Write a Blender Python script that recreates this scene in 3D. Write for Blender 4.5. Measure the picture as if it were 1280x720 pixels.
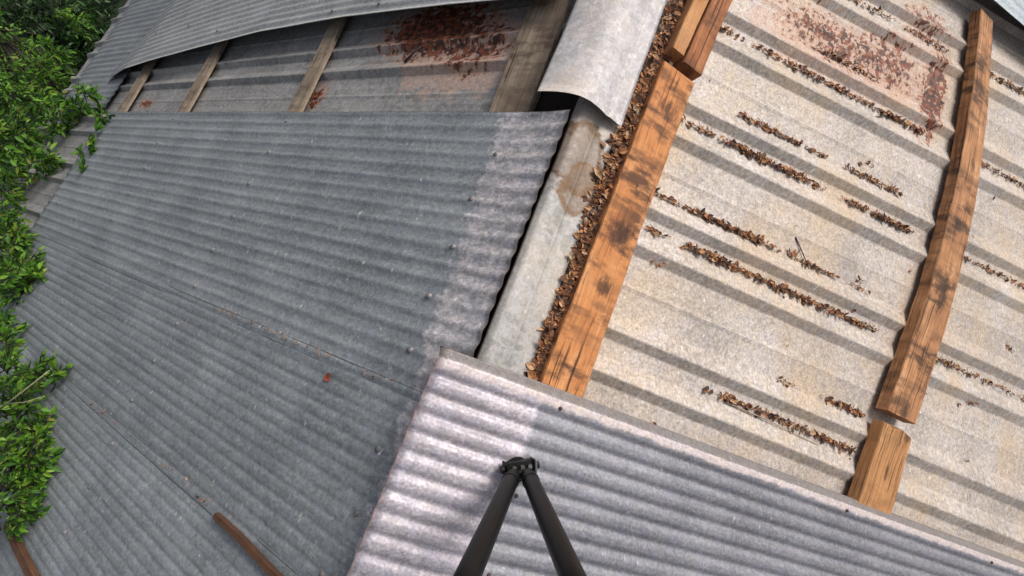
import bpy, bmesh, math, random
from mathutils import Vector, Matrix, noise

for o in list(bpy.data.objects):
    bpy.data.objects.remove(o, do_unlink=True)
SC = bpy.context.scene
COL = SC.collection
RND = random.Random(7)
H = 5.5                                   # ridge height above the ground
PITCH = math.radians(26)
CP, SP = math.cos(PITCH), math.sin(PITCH)

# ------------------------------------------------------------------ camera
cx = Vector((0.896984, 0.354361, -0.030916))     # picture right in the world
cu = Vector((-0.336089, 0.908051, 0.250065))     # picture up
A_RIGHT = (0.9346, 0.3544, -0.0309)
def _basis():
    f = 605.0
    R = Vector((960, -2460, f)).normalized()
    L = Vector((-945, -220, f)); L -= L.dot(R) * R; L.normalize()
    N = L.cross(R)
    if N.z < 0: N = -N
    D = math.cos(2 * PITCH) * -L + math.sin(2 * PITCH) * N
    nR = D.cross(R)
    if nR.z > 0: nR = -nR
    U = (-N + nR).normalized()
    X = (D - L).normalized()
    G = 1.9 * Vector((25 / f, -60 / f, 1.0))
    return X, R, U, G
_X, _R, _U, _G = _basis()
def cam2world(v): return Vector((_X.dot(v), _R.dot(v), _U.dot(v)))
CAM_LOC = cam2world(-_G) + Vector((0, 0, H))
ex, ey, ez = cam2world(Vector((1, 0, 0))), cam2world(Vector((0, -1, 0))), cam2world(Vector((0, 0, -1)))
camd = bpy.data.cameras.new('camera')
cam = bpy.data.objects.new('camera', camd); COL.objects.link(cam)
m = Matrix((ex, ey, ez)).transposed().to_4x4(); m.translation = CAM_LOC
cam.matrix_world = m
camd.sensor_width = 36; camd.lens = 605 / 1280 * 36
camd.clip_start = 0.02; camd.clip_end = 2000
SC.camera = cam
def px_point(px, py, depth):
    return CAM_LOC + cam2world(Vector(((px - 640) / 605 * depth, (py - 360) / 605 * depth, depth)))

# ------------------------------------------------------------------ light
SUN_EL, SUN_AZ = math.radians(43), math.radians(36)      # azimuth from +Y towards +X
world = bpy.data.worlds.new('World'); SC.world = world; world.use_nodes = True
nt = world.node_tree
bg = nt.nodes['Background']; sky = nt.nodes.new('ShaderNodeTexSky')
sky.sky_type = 'NISHITA'; sky.sun_disc = False
sky.sun_elevation = SUN_EL; sky.sun_rotation = SUN_AZ
sky.air_density = 1.0; sky.dust_density = 5.0; sky.ozone_density = 0.6
hs = nt.nodes.new('ShaderNodeHueSaturation'); hs.inputs['Saturation'].default_value = 0.4     # thin overcast: a whiter sky
nt.links.new(sky.outputs[0], hs.inputs['Color']); nt.links.new(hs.outputs[0], bg.inputs[0]); bg.inputs[1].default_value = 0.08
sund = bpy.data.lights.new('sun', 'SUN'); sund.energy = 1.7; sund.angle = math.radians(24)
sund.color = (1.0, 0.95, 0.88)
sun = bpy.data.objects.new('sun', sund); COL.objects.link(sun)
sd = Vector((math.sin(SUN_AZ) * math.cos(SUN_EL), math.cos(SUN_AZ) * math.cos(SUN_EL), math.sin(SUN_EL)))
sun.rotation_euler = sd.to_track_quat('Z', 'Y').to_euler(); sun.location = (0, 0, 30)
SC.view_settings.view_transform = 'Standard'; SC.view_settings.look = 'None'
SC.view_settings.exposure = 0.53; SC.view_settings.gamma = 1.0
SC.view_settings.use_curve_mapping = False

# ------------------------------------------------------------------ materials
class NT:
    def __init__(s, name):
        s.mat = bpy.data.materials.new(name); s.mat.use_nodes = True
        s.t = s.mat.node_tree; s.b = s.t.nodes['Principled BSDF']
    def n(s, kind, **kw):
        nd = s.t.nodes.new('ShaderNode' + kind)
        for k, v in kw.items(): setattr(nd, k, v)
        return nd
    def l(s, a, b): s.t.links.new(a, b)
    def val(s, nd, i, v):
        if hasattr(v, 'is_output') or isinstance(v, bpy.types.NodeSocket): s.l(v, nd.inputs[i])
        else: nd.inputs[i].default_value = v
    def uv(s): 
        if not hasattr(s, '_uv'): s._uv = s.n('UVMap').outputs[0]
        return s._uv
    def scaled(s, sx, sy, sz=1.0, off=(0, 0, 0), src=None):
        mp = s.n('Mapping'); s.l(src or s.uv(), mp.inputs[0])
        mp.inputs['Scale'].default_value = (sx, sy, sz); mp.inputs['Location'].default_value = off
        return mp.outputs[0]
    def noise(s, vec, scale, detail=4, rough=0.6, dist=0.0):
        nd = s.n('TexNoise'); s.l(vec, nd.inputs['Vector'])
        nd.inputs['Scale'].default_value = scale; nd.inputs['Detail'].default_value = detail
        nd.inputs['Roughness'].default_value = rough; nd.inputs['Distortion'].default_value = dist
        return nd.outputs['Fac']
    def vor(s, vec, scale, out='Color', feat='F1'):
        nd = s.n('TexVoronoi', feature=feat); s.l(vec, nd.inputs['Vector']); nd.inputs['Scale'].default_value = scale
        return nd.outputs[out]
    def rng(s, v, a, b, c=0.0, d=1.0):
        nd = s.n('MapRange'); nd.interpolation_type = 'SMOOTHSTEP'
        s.l(v, nd.inputs[0])
        for i, x in enumerate((a, b, c, d)): nd.inputs[i + 1].default_value = x
        return nd.outputs[0]
    def math(s, op, a, b=0.0):
        nd = s.n('Math', operation=op); s.val(nd, 0, a); s.val(nd, 1, b); return nd.outputs[0]
    def mix(s, fac, a, b, mode='MIX'):
        nd = s.n('Mix', data_type='RGBA', blend_type=mode)
        s.val(nd, 0, fac)
        for i, v in ((6, a), (7, b)):
            if isinstance(v, tuple): nd.inputs[i].default_value = (*v[:3], 1)
            else: s.l(v, nd.inputs[i])
        return nd.outputs[2]
    def sep(s, v=None):
        nd = s.n('SeparateXYZ'); s.l(v or s.uv(), nd.inputs[0]); return nd.outputs
    def bump(s, h, strength=0.3, dist=0.002):
        nd = s.n('Bump'); s.l(h, nd.inputs['Height']); nd.inputs['Strength'].default_value = strength
        nd.inputs['Distance'].default_value = dist; s.l(nd.outputs[0], s.b.inputs['Normal'])
    def ellipse(s, cs, ct, rs, rt):
        x, y, _ = s.sep()
        dx = s.math('DIVIDE', s.math('SUBTRACT', x, cs), rs); dy = s.math('DIVIDE', s.math('SUBTRACT', y, ct), rt)
        return s.math('SQRT', s.math('ADD', s.math('MULTIPLY', dx, dx), s.math('MULTIPLY', dy, dy)))

def galvanised(name, dark, mid, light, spangle=55, metallic=0.3, rough=0.5, zone=None, zone_col=None,
               rust=(), peel=(), stains=(), speck=0.25, warm=None, seed=0.0, streak=1.0, band=None, lip=None, rim=None, mottle=0.3):
    """weathered zinc; uv = metres along / across the sheet"""
    k = NT(name); uv = k.scaled(1, 1, 1, (seed * 3.1, seed * 1.7, 0))
    big = k.noise(uv, 2.6, 6, 0.6); fine = k.noise(uv, 45, 5, 0.7)
    st = k.noise(k.scaled(1.2, 26, 1, (seed, seed, 0)), 1.0, 5, 0.65)
    sp = k.vor(uv, spangle, 'Color'); spx = k.sep(sp)[0]
    v = k.math('ADD', k.math('MULTIPLY', big, 0.55), k.math('MULTIPLY', st, 0.35 * streak))
    v = k.math('ADD', v, k.math('MULTIPLY', fine, 0.35)); v = k.math('ADD', v, k.math('MULTIPLY', spx, 0.16))
    lo = 0.42 + 0.16 * streak
    c = k.mix(k.rng(v, lo, lo + 0.16), dark, mid); c = k.mix(k.rng(v, lo + 0.14, lo + 0.36), c, light)
    if warm: c = k.mix(k.rng(k.noise(k.scaled(1, 1, 1, (9 + seed, 4, 0)), 1.7, 4), 0.42, 0.68), c, warm)
    if zone is not None:
        x = k.sep()[0]
        if len(zone) > 4: x = k.math('SUBTRACT', x, k.math('MULTIPLY', k.sep()[1], zone[4]))
        w = k.math('ADD', x, k.math('MULTIPLY', k.math('SUBTRACT', k.noise(uv, 14, 5, 0.7), 0.5), zone[2]))
        mz = k.rng(w, zone[0], zone[1], 1.0, 0.0)
        zc = k.mix(k.rng(v, lo, lo + 0.3), tuple(a * 0.62 for a in zone_col), zone_col)
        pt = k.noise(k.scaled(0.8, 1.4, 1, (4 + seed, 2, 0)), 22, 6, 0.78, 0.5)
        mz = k.math('MULTIPLY', mz, k.rng(pt, 0.38, 0.58, 0.25 if zone[2] > 0.1 else 0.85, 1.0))
        zc = k.mix(k.rng(pt, 0.56, 0.68, 0.0, 0.7), zc, tuple(min(0.85, a * 1.3) for a in zone_col))
        c = k.mix(k.math('MULTIPLY', mz, zone[3] if len(zone) > 3 else 0.9), c, zc)
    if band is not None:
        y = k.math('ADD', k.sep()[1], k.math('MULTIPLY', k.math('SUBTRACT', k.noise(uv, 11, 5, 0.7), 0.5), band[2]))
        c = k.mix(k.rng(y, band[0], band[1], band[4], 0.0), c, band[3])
    if rim is not None:
        c = k.mix(k.rng(k.math('ADD', k.sep()[0], k.math('MULTIPLY', k.math('SUBTRACT', k.noise(uv, 30, 3), 0.5), 0.012)), rim[0], rim[0] + 0.004, 0.9, 0.0), c, rim[1])
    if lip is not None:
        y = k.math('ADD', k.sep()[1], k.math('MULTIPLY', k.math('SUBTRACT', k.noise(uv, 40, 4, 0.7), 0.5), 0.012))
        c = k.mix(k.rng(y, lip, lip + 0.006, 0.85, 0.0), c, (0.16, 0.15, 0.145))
    sk = k.noise(k.scaled(1, 0.55, 1, (seed + 2, 5, 0)), 38, 3, 0.6)
    c = k.mix(k.math('MULTIPLY', k.rng(sk, 0.66, 0.74), speck), c, tuple(min(1, a * 1.5 + 0.12) for a in light))
    dp = k.math('MULTIPLY', k.rng(k.noise(k.scaled(34, 13, 1, (seed, 31, 0)), 1.0, 2, 0.5), 0.70, 0.73), k.rng(k.noise(k.scaled(1, 1, 1, (seed, 17, 0)), 3.0, 2), 0.42, 0.55))
    c = k.mix(k.math('MULTIPLY', dp, speck), c, (0.55, 0.56, 0.55))
    sk2 = k.noise(k.scaled(1, 1, 1, (seed + 7, 1, 0)), 60, 3, 0.6)
    c = k.mix(k.math('MULTIPLY', k.rng(sk2, 0.68, 0.75), speck * 1.3), c, tuple(a * 0.35 for a in dark))
    for (cs, ct, rs, rt, col) in stains:
        e = k.math('ADD', k.ellipse(cs, ct, rs, rt), k.math('MULTIPLY', k.math('SUBTRACT', k.noise(uv, 9, 5), 0.5), 1.5))
        ring = k.math('MULTIPLY', k.rng(e, 0.55, 0.95), k.rng(e, 1.15, 0.98)); inn = k.rng(e, 1.05, 0.8, 0.0, 0.55)
        c = k.mix(k.math('MAXIMUM', k.math('MULTIPLY', ring, 0.9), inn), c, col)
    r = None
    for (cs, ct, rs, rt, lev) in peel:
        e = k.math('ADD', k.ellipse(cs, ct, rs, rt), k.math('MULTIPLY', k.math('SUBTRACT', k.noise(uv, 7, 5, 0.65), 0.5), 1.6))
        pm = k.math('MULTIPLY', k.rng(e, 1.0, 0.7, 0.0, lev), k.rng(k.noise(k.scaled(1, 1.6, 1, (3, seed, 0)), 30, 6, 0.75), 0.36, 0.62, 0.35, 1.0))
        c = k.mix(pm, c, k.mix(k.noise(uv, 55, 4, .7), (0.42, 0.27, 0.21), (0.66, 0.47, 0.38)))
    m1 = k.noise(k.scaled(1, 1, 1, (seed + 13, 3, 0)), 85, 4, 0.75)
    m2 = k.noise(k.scaled(1, 1, 1, (seed + 23, 6, 0)), 30, 4, 0.7)
    mv = k.math('ADD', k.math('MULTIPLY', m1, 0.65), k.math('MULTIPLY', m2, 0.35))
    gx = k.n('CombineColor'); g_ = k.rng(mv, 0.36, 0.64, 1.0 - mottle, 1.0 + mottle * 0.55)
    for i in range(3): k.l(g_, gx.inputs[i])
    c = k.mix(1.0, c, gx.outputs[0], 'MULTIPLY')
    tint = k.mix(k.rng(k.noise(k.scaled(1, 1, 1, (seed + 33, 2, 0)), 16, 5, 0.7), 0.38, 0.62), (1.03, 0.985, 0.93), (0.985, 0.975, 1.05))
    c = k.mix(min(1.0, mottle * 2), c, tint, 'MULTIPLY')
    halo = None
    for (cs, ct, rs, rt, lev) in rust:
        e = k.ellipse(cs, ct, rs, rt)
        nz = k.math('ADD', k.math('MULTIPLY', k.noise(k.scaled(1.0, 1.15, 1, (seed + cs, ct, 0)), 17, 5, 0.68, 0.2), 0.6), k.math('MULTIPLY', k.noise(k.scaled(1, 1, 1, (ct, seed, 0)), 38, 4, 0.65), 0.4))
        s_ = k.math('SUBTRACT', nz, k.math('MULTIPLY', k.rng(e, 0.1, 1.15), 0.30))
        h_ = k.rng(s_, lev - 0.11, lev + 0.01, 0.0, 0.6); halo = h_ if halo is None else k.math('MAXIMUM', halo, h_)
        s_ = k.rng(s_, lev, lev + 0.03)
        r = s_ if r is None else k.math('MAXIMUM', r, s_)
    k.b.inputs['Metallic'].default_value = metallic; k.b.inputs['Roughness'].default_value = rough
    if r is not None:
        rc = k.mix(k.rng(k.noise(uv, 26, 4), 0.42, 0.62), (0.04, 0.014, 0.009), (0.24, 0.062, 0.024))
        c = k.mix(halo, c, (0.40, 0.21, 0.13)); c = k.mix(r, c, rc)
        k.l(k.math('MULTIPLY', k.math('SUBTRACT', 1.0, r), metallic), k.b.inputs['Metallic'])
    k.l(c, k.b.inputs['Base Color'])
    k.l(k.rng(fine, 0.3, 0.7, rough - 0.1, rough + 0.16), k.b.inputs['Roughness'])
    k.bump(k.math('ADD', k.math('MULTIPLY', fine, 0.6), k.math('MULTIPLY', big, 0.7)), 0.25, 0.002)
    return k.mat

def timber(name, dark, mid, light, stain=(0.04, 0.02, 0.012), stain_lev=0.6, seed=0.0, cross=True, knots=()):
    k = NT(name)
    g = k.noise(k.scaled(2.2, 60, 1, (seed, seed * 2, 0)), 1.0, 6, 0.7, 0.4)
    b = k.noise(k.scaled(4, 9, 1, (seed * 1.3, 3, 0)), 1.0, 4, 0.6)
    fine = k.noise(k.scaled(12, 190, 1, (seed, 0, 0)), 1.0, 3, 0.7)
    v = k.math('ADD', k.math('MULTIPLY', g, 0.6), k.math('MULTIPLY', b, 0.5))
    c = k.mix(k.rng(v, 0.40, 0.54), dark, mid); c = k.mix(k.rng(v, 0.54, 0.70), c, light)
    c = k.mix(k.rng(fine, 0.5, 0.75, 0.0, 0.45), c, tuple(a * 0.55 for a in dark))
    if cross:
        s1 = k.noise(k.scaled(15, 5.5, 1, (seed + 5, 1, 0)), 1.0, 5, 0.62)
        s2 = k.noise(k.scaled(2.2, 1, 1, (seed * 2 + 3, 8, 0)), 1.0, 2)
        msk = k.math('MULTIPLY', k.rng(s1, 0.43, 0.62), k.rng(s2, 0.36, 0.56))
        c = k.mix(k.math('MULTIPLY', msk, stain_lev), c, stain)
    cr = k.noise(k.scaled(1.6, 75, 1, (seed + 11, 2, 0)), 1.0, 2, 0.5, 0.3)
    crm = k.math('MULTIPLY', k.rng(cr, 0.61, 0.68), k.rng(k.noise(k.scaled(2, 6, 1, (seed, 9, 0)), 1.0, 2), 0.42, 0.55))
    c = k.mix(k.math('MULTIPLY', crm, 0.85), c, (0.03, 0.015, 0.01))
    for (ku, kv, ru, rv) in knots:
        e = k.math('ADD', k.ellipse(ku, kv, ru, rv), k.math('MULTIPLY', k.math('SUBTRACT', k.noise(k.scaled(0.6, 1.6), 34, 5, 0.7), 0.5), 3.0))
        c = k.mix(k.rng(e, 1.25, 0.2, 0.0, 0.8), c, (0.045, 0.02, 0.012))
    k.l(c, k.b.inputs['Base Color']); k.b.inputs['Roughness'].default_value = 0.85
    k.bump(k.math('ADD', g, k.math('ADD', k.math('MULTIPLY', fine, 0.8), k.math('MULTIPLY', crm, -1.8))), 0.8, 0.005)
    return k.mat

def island_mat(name, cols, rough=0.75, trans=0.0):
    k = NT(name); r = k.n('NewGeometry').outputs['Random Per Island']
    cr = k.n('ValToRGB'); k.l(r, cr.inputs[0]); el = cr.color_ramp.elements
    while len(el) < len(cols): el.new(0.5)
    for i, (p, c) in enumerate(cols): el[i].position = p; el[i].color = (*c, 1)
    tc = k.n('TexCoord').outputs['Object']
    nz = k.noise(tc, 30, 3)
    c = k.mix(k.rng(nz, 0.3, 0.7, 0.0, 0.5), cr.outputs[0], (0, 0, 0), 'MULTIPLY') if trans == 0 else cr.outputs[0]
    k.l(c, k.b.inputs['Base Color']); k.b.inputs['Roughness'].default_value = rough
    if trans:
        tr = k.n('BsdfTranslucent'); k.l(cr.outputs[0], tr.inputs[0])
        mx = k.n('MixShader'); mx.inputs[0].default_value = trans
        k.l(k.b.outputs[0], mx.inputs[1]); k.l(tr.outputs[0], mx.inputs[2])
        k.l(mx.outputs[0], k.t.nodes['Material Output'].inputs['Surface'])
    return k.mat

def plain(name, col, rough=0.5, metallic=0.0, var=0.3, scale=40):
    k = NT(name); nz = k.noise(k.n('TexCoord').outputs['Object'], scale, 4)
    k.l(k.mix(k.rng(nz, 0.3, 0.7), tuple(c * (1 - var) for c in col), tuple(c * (1 + var) for c in col)), k.b.inputs['Base Color'])
    k.b.inputs['Roughness'].default_value = rough; k.b.inputs['Metallic'].default_value = metallic
    k.bump(nz, 0.2, 0.002)
    return k.mat

# ------------------------------------------------------------------ builders
def tag(o, label=None, cat=None, group=None, kind=None):
    for k, v in (('label', label), ('category', cat), ('group', group), ('kind', kind)):
        if v: o[k] = v
    return o
def link_mesh(name, vs, fs, mats, parent=None, uvs=None, mi=None, smooth=True):
    me = bpy.data.meshes.new(name); me.from_pydata(vs, [], fs)
    for mt in (mats if isinstance(mats, (list, tuple)) else [mats]): me.materials.append(mt)
    if uvs is not None:
        ul = me.uv_layers.new(name='UVMap')
        flat = [0.0] * (2 * len(me.loops))
        for i, lp in enumerate(me.loops):
            flat[2 * i], flat[2 * i + 1] = uvs[lp.vertex_index]
        ul.data.foreach_set('uv', flat)
    if mi: me.polygons.foreach_set('material_index', mi)
    if smooth: me.polygons.foreach_set('use_smooth', [True] * len(me.polygons))
    me.update()
    o = bpy.data.objects.new(name, me); COL.objects.link(o)
    if parent: o.parent = parent
    return o
def empty(name, loc):
    o = bpy.data.objects.new(name, None); o.location = loc; o.empty_display_size = 0.1; COL.objects.link(o); return o

def WR(s, t, h=0.0): return Vector((s * CP + h * SP, t, H - s * SP + h * CP))
def WL(s, t, h=0.0): return Vector((-(s * CP + h * SP), t, H - s * SP + h * CP))
def fan(t0): return max(0.02, min(0.30, 0.03 + 0.115 * (t0 + 0.4)))
def OR(s, t0, h=0.0): return WR(s, t0 + s * fan(t0), h)          # the old sheeting is laid a little fanned

def frange(a, b, n): return [a + (b - a) * i / n for i in range(n + 1)]
def wob(x, y, f=3.0, seed=0.0): return noise.noise(Vector((x * f, y * f, seed)))

def sheet(name, S, T, P, mats, thick=0.0016, nails=(), flip=False, nail_r=0.014):
    """grid S (along the flutes) x T (across); P(s, t) -> (world point, normal)"""
    vs, uvs = [], []
    for t in T:
        for s in S:
            vs.append(P(s, t)); uvs.append((s, t))
    n = len(S); fs = []
    for j in range(len(T) - 1):
        for i in range(n - 1):
            q = (j * n + i, j * n + i + 1, (j + 1) * n + i + 1, (j + 1) * n + i)
            fs.append(q[::-1] if flip else q)
    nv = len(vs)
    # close the edge: second layer a sheet-thickness below
    low = [Vector((v.x, v.y, v.z - thick)) for v in vs]
    vs = vs + low; uvs = uvs + uvs
    fs = fs + [tuple(i + nv for i in f[::-1]) for f in fs]
    m_ = len(T)
    def side(idx):
        for a, b in zip(idx, idx[1:]): fs.append((a, b, b + nv, a + nv))
    side([i for i in range(n)]); side([(m_ - 1) * n + i for i in range(n)])
    side([j * n for j in range(m_)]); side([j * n + n - 1 for j in range(m_)])
    mi = [0] * len(fs)
    for (s, t) in nails:
        p = P(s, t); b = len(vs)
        d1 = (P(s + 0.01, t) - p).normalized(); up = d1.cross(P(s, t + 0.01) - p).normalized()
        if up.z < 0: up = -up
        d2 = up.cross(d1)
        for r_, z_ in ((1.0, 0.0015), (0.75, 0.006), (0.3, 0.009)):
            for a in range(8):
                an = a * math.pi / 4
                vs.append(p + (d1 * math.cos(an) + d2 * math.sin(an)) * nail_r * r_ + up * z_); uvs.append((s, t))
        for r_ in range(2):
            for a in range(8):
                fs.append((b + r_ * 8 + a, b + r_ * 8 + (a + 1) % 8, b + r_ * 8 + 8 + (a + 1) % 8, b + r_ * 8 + 8 + a)); mi.append(1)
        fs.append(tuple(b + 16 + a for a in range(8))); mi.append(1)
    return link_mesh(name, vs, fs, mats, uvs=uvs, mi=mi)

def catmull(st, a, b, u):
    i = st.index(a); p0 = st[i - 1] if i > 0 else tuple(2 * x - y for x, y in zip(a, b))
    p3 = st[i + 2] if i + 2 < len(st) else tuple(2 * y - x for x, y in zip(a, b))
    t = a[0] + (b[0] - a[0]) * u; out = [t]
    for c in (1, 2):
        ma = (b[c] - p0[c]) / (b[0] - p0[0]); mb = (p3[c] - a[c]) / (p3[0] - a[0]); d = b[0] - a[0]
        out.append((2*u**3 - 3*u*u + 1) * a[c] + (u**3 - 2*u*u + u) * d * ma + (3*u*u - 2*u**3) * b[c] + (u**3 - u*u) * d * mb)
    return out
def board(name, st, h0, h1, F, mat, parent=None, rough=0.0025, n=None, seed=0.0, bev=0.004, endj=0.006):
    """timber along the ridge direction. st: list of (t, s_left, s_right) from low t to high t"""
    ts = []
    for (a, b) in zip(st, st[1:]):
        k = max(2, int(abs(b[0] - a[0]) / 0.035))
        for i in range(k): ts.append((a, b, i / k))
    ts.append((st[-2], st[-1], 1.0))
    vs, uvs, fs = [], [], []
    for q, (a, b, u) in enumerate(ts):
        t, e0, e1 = catmull(st, a, b, u)
        j = lambda c, am=rough: am * noise.noise(Vector((t * 7, c * 3.3, seed))) + am * 0.7 * noise.noise(Vector((t * 31, c * 5.3, seed + 4)))
        l_, r_ = e0 + j(1), e1 + j(2); top = h1 + j(3, 0.002); w = r_ - l_
        ring = [(l_, h0), (r_, h0), (r_, top - bev), (r_ - bev, top), (l_ + w * 0.62, top + j(5, .0015)), (l_ + w * 0.33, top + j(6, .0015)), (l_ + bev, top), (l_, top - bev)]
        for c, (s, h) in enumerate(ring):
            tt = t
            if q in (0, len(ts) - 1): tt += endj * noise.noise(Vector((s * 40, h * 25, seed + 9)))
            vs.append(F(s, tt, h))
            uvs.append((t, (s - l_) + (0.3 + h if c in (0, 7) else 0.0) - (0.3 + h if c in (1, 2) else 0)))
    m_ = 8
    for q in range(len(ts) - 1):
        for c in range(m_):
            d = (c + 1) % m_
            fs.append((q * m_ + c, q * m_ + d, (q + 1) * m_ + d, (q + 1) * m_ + c))
    fs.append(tuple(range(m_))[::-1]); fs.append(tuple((len(ts) - 1) * m_ + c for c in range(m_)))
    o = link_mesh(name, vs, fs, mat, parent, uvs=uvs, smooth=False)
    bm = bmesh.new(); bm.from_mesh(o.data); bmesh.ops.recalc_face_normals(bm, faces=bm.faces); bm.to_mesh(o.data); bm.free()
    return o

def tube_into(vs, fs, pts, rad, k=7):
    b0 = len(vs); n = len(pts)
    for i, p in enumerate(pts):
        d = (pts[min(i + 1, n - 1)] - pts[max(i - 1, 0)]).normalized()
        a = d.orthogonal().normalized(); b = d.cross(a)
        for q in range(k):
            an = 2 * math.pi * q / k
            vs.append(p + (a * math.cos(an) + b * math.sin(an)) * rad[i])
    for i in range(n - 1):
        for q in range(k):
            r = (q + 1) % k
            fs.append((b0 + i * k + q, b0 + i * k + r, b0 + (i + 1) * k + r, b0 + (i + 1) * k + q))
    fs.append(tuple(b0 + q for q in range(k))[::-1]); fs.append(tuple(b0 + (n - 1) * k + q for q in range(k)))

def leaf_into(vs, fs, p, d, nrm, ln, wd, curl=0.15):
    d = d.normalized(); side = d.cross(nrm)
    if side.length < 1e-4: side = d.orthogonal()
    side.normalize(); nn = side.cross(d)
    b = len(vs)
    prof = ((0.0, 0.06), (0.25, 0.8), (0.5, 1.0), (0.78, 0.62), (1.0, 0.03))
    for u, w in prof:
        c = p + d * (ln * u) + nn * (-curl * ln * u * u)
        vs.append(c - side * (wd * w * 0.5) + nn * (wd * w * 0.18)); vs.append(c); vs.append(c + side * (wd * w * 0.5) + nn * (wd * w * 0.18))
    for i in range(4):
        for q in range(2):
            a = b + i * 3 + q
            fs.append((a, a + 1, a + 4, a + 3))

# ------------------------------------------------------------------ ground
gk = NT('ground_soil')
tc = gk.n('TexCoord').outputs['Object']
gk.l(gk.mix(gk.rng(gk.noise(tc, 1.4, 6), 0.35, 0.65), (0.007, 0.012, 0.004), (0.008, 0.024, 0.005)), gk.b.inputs['Base Color'])
gk.b.inputs['Roughness'].default_value = 0.95; gk.bump(gk.noise(tc, 6, 6), 0.8, 0.05)
g = link_mesh('ground', [(-400, -400, 0), (400, -400, 0), (400, 400, 0), (-400, 400, 0)], [(0, 1, 2, 3)], gk.mat)
tag(g, kind='structure')

# ------------------------------------------------------------------ metals
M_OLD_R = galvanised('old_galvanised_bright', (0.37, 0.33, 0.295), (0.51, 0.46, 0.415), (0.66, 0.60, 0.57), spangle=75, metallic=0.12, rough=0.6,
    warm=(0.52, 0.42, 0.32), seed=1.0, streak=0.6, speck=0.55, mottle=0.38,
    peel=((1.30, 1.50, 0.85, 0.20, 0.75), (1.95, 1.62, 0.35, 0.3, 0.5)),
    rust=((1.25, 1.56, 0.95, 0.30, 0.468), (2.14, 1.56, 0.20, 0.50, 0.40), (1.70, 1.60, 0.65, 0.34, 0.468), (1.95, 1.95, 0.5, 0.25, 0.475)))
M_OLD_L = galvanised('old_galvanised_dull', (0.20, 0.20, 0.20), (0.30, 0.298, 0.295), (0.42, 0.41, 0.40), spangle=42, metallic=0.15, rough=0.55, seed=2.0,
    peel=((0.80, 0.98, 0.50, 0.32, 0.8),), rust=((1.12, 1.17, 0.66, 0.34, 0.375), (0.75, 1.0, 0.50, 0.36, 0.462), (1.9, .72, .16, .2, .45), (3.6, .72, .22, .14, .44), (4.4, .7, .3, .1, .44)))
M_NEW_CORNER = galvanised('pale_blue_zinc', (0.34, 0.40, 0.44), (0.42, 0.49, 0.53), (0.50, 0.57, 0.60), spangle=70, metallic=0.1, rough=0.5, seed=14.0, speck=0.3)
def new_left_metal(i, f):
    c = lambda a, b, d: (a * f, b * f, d * f)
    return galvanised('weathered_zinc_dull', c(0.17, 0.19, 0.207), c(0.235, 0.26, 0.280), c(0.33, 0.355, 0.375), spangle=70, metallic=0.2, rough=0.55, seed=3.0 + 1.7 * i, speck=0.8,
        zone=(0.262, 0.30, 0.26, 0.95, 0.10), zone_col=(0.70, 0.65, 0.675), mottle=0.25, rim=(0.004, (0.55, 0.40, 0.35)), streak=1.15)
M_NEW_LS = [new_left_metal(i, f) for i, f in enumerate((1.08, 1.02, 1.12, 0.96))]
M_NEW_L = M_NEW_LS[3]
M_NEW_TOP = galvanised('weathered_zinc_loose', (0.29, 0.30, 0.31), (0.38, 0.395, 0.405), (0.48, 0.495, 0.50), spangle=70, metallic=0.2, rough=0.5, seed=4.0, speck=0.4,
    band=(0.012, 0.03, 0.02, (0.62, 0.64, 0.60), 0.85))
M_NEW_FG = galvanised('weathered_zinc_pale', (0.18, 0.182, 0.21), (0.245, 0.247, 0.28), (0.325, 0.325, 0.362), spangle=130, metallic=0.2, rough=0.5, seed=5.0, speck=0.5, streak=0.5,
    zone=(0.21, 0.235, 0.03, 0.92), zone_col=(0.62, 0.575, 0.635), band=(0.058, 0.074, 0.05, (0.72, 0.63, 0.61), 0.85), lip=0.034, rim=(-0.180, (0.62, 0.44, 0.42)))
M_CAP = galvanised('ridge_cap_zinc', (0.30, 0.295, 0.285), (0.43, 0.415, 0.40), (0.57, 0.55, 0.54), spangle=45, metallic=0.15, rough=0.6, seed=6.0, streak=0.5, speck=0.35, mottle=0.2,
    stains=((0.05, 0.40, 0.13, 0.15, (0.15, 0.08, 0.035)), (0.11, 0.28, 0.08, 0.11, (0.2, 0.115, 0.055))), warm=(0.50, 0.43, 0.35))
M_CAP_UP = galvanised('ridge_cap_zinc_bright', (0.40, 0.385, 0.395), (0.53, 0.51, 0.52), (0.68, 0.65, 0.66), spangle=45, metallic=0.12, rough=0.62, seed=7.0, streak=0.4, speck=0.3, warm=(0.58, 0.51, 0.44), mottle=0.2)
M_NAIL = plain('lead_nail', (0.22, 0.2, 0.2), 0.6, 0.4)
M_RUSTNAIL = plain('rusty_nail', (0.07, 0.04, 0.03), 0.8)

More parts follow.
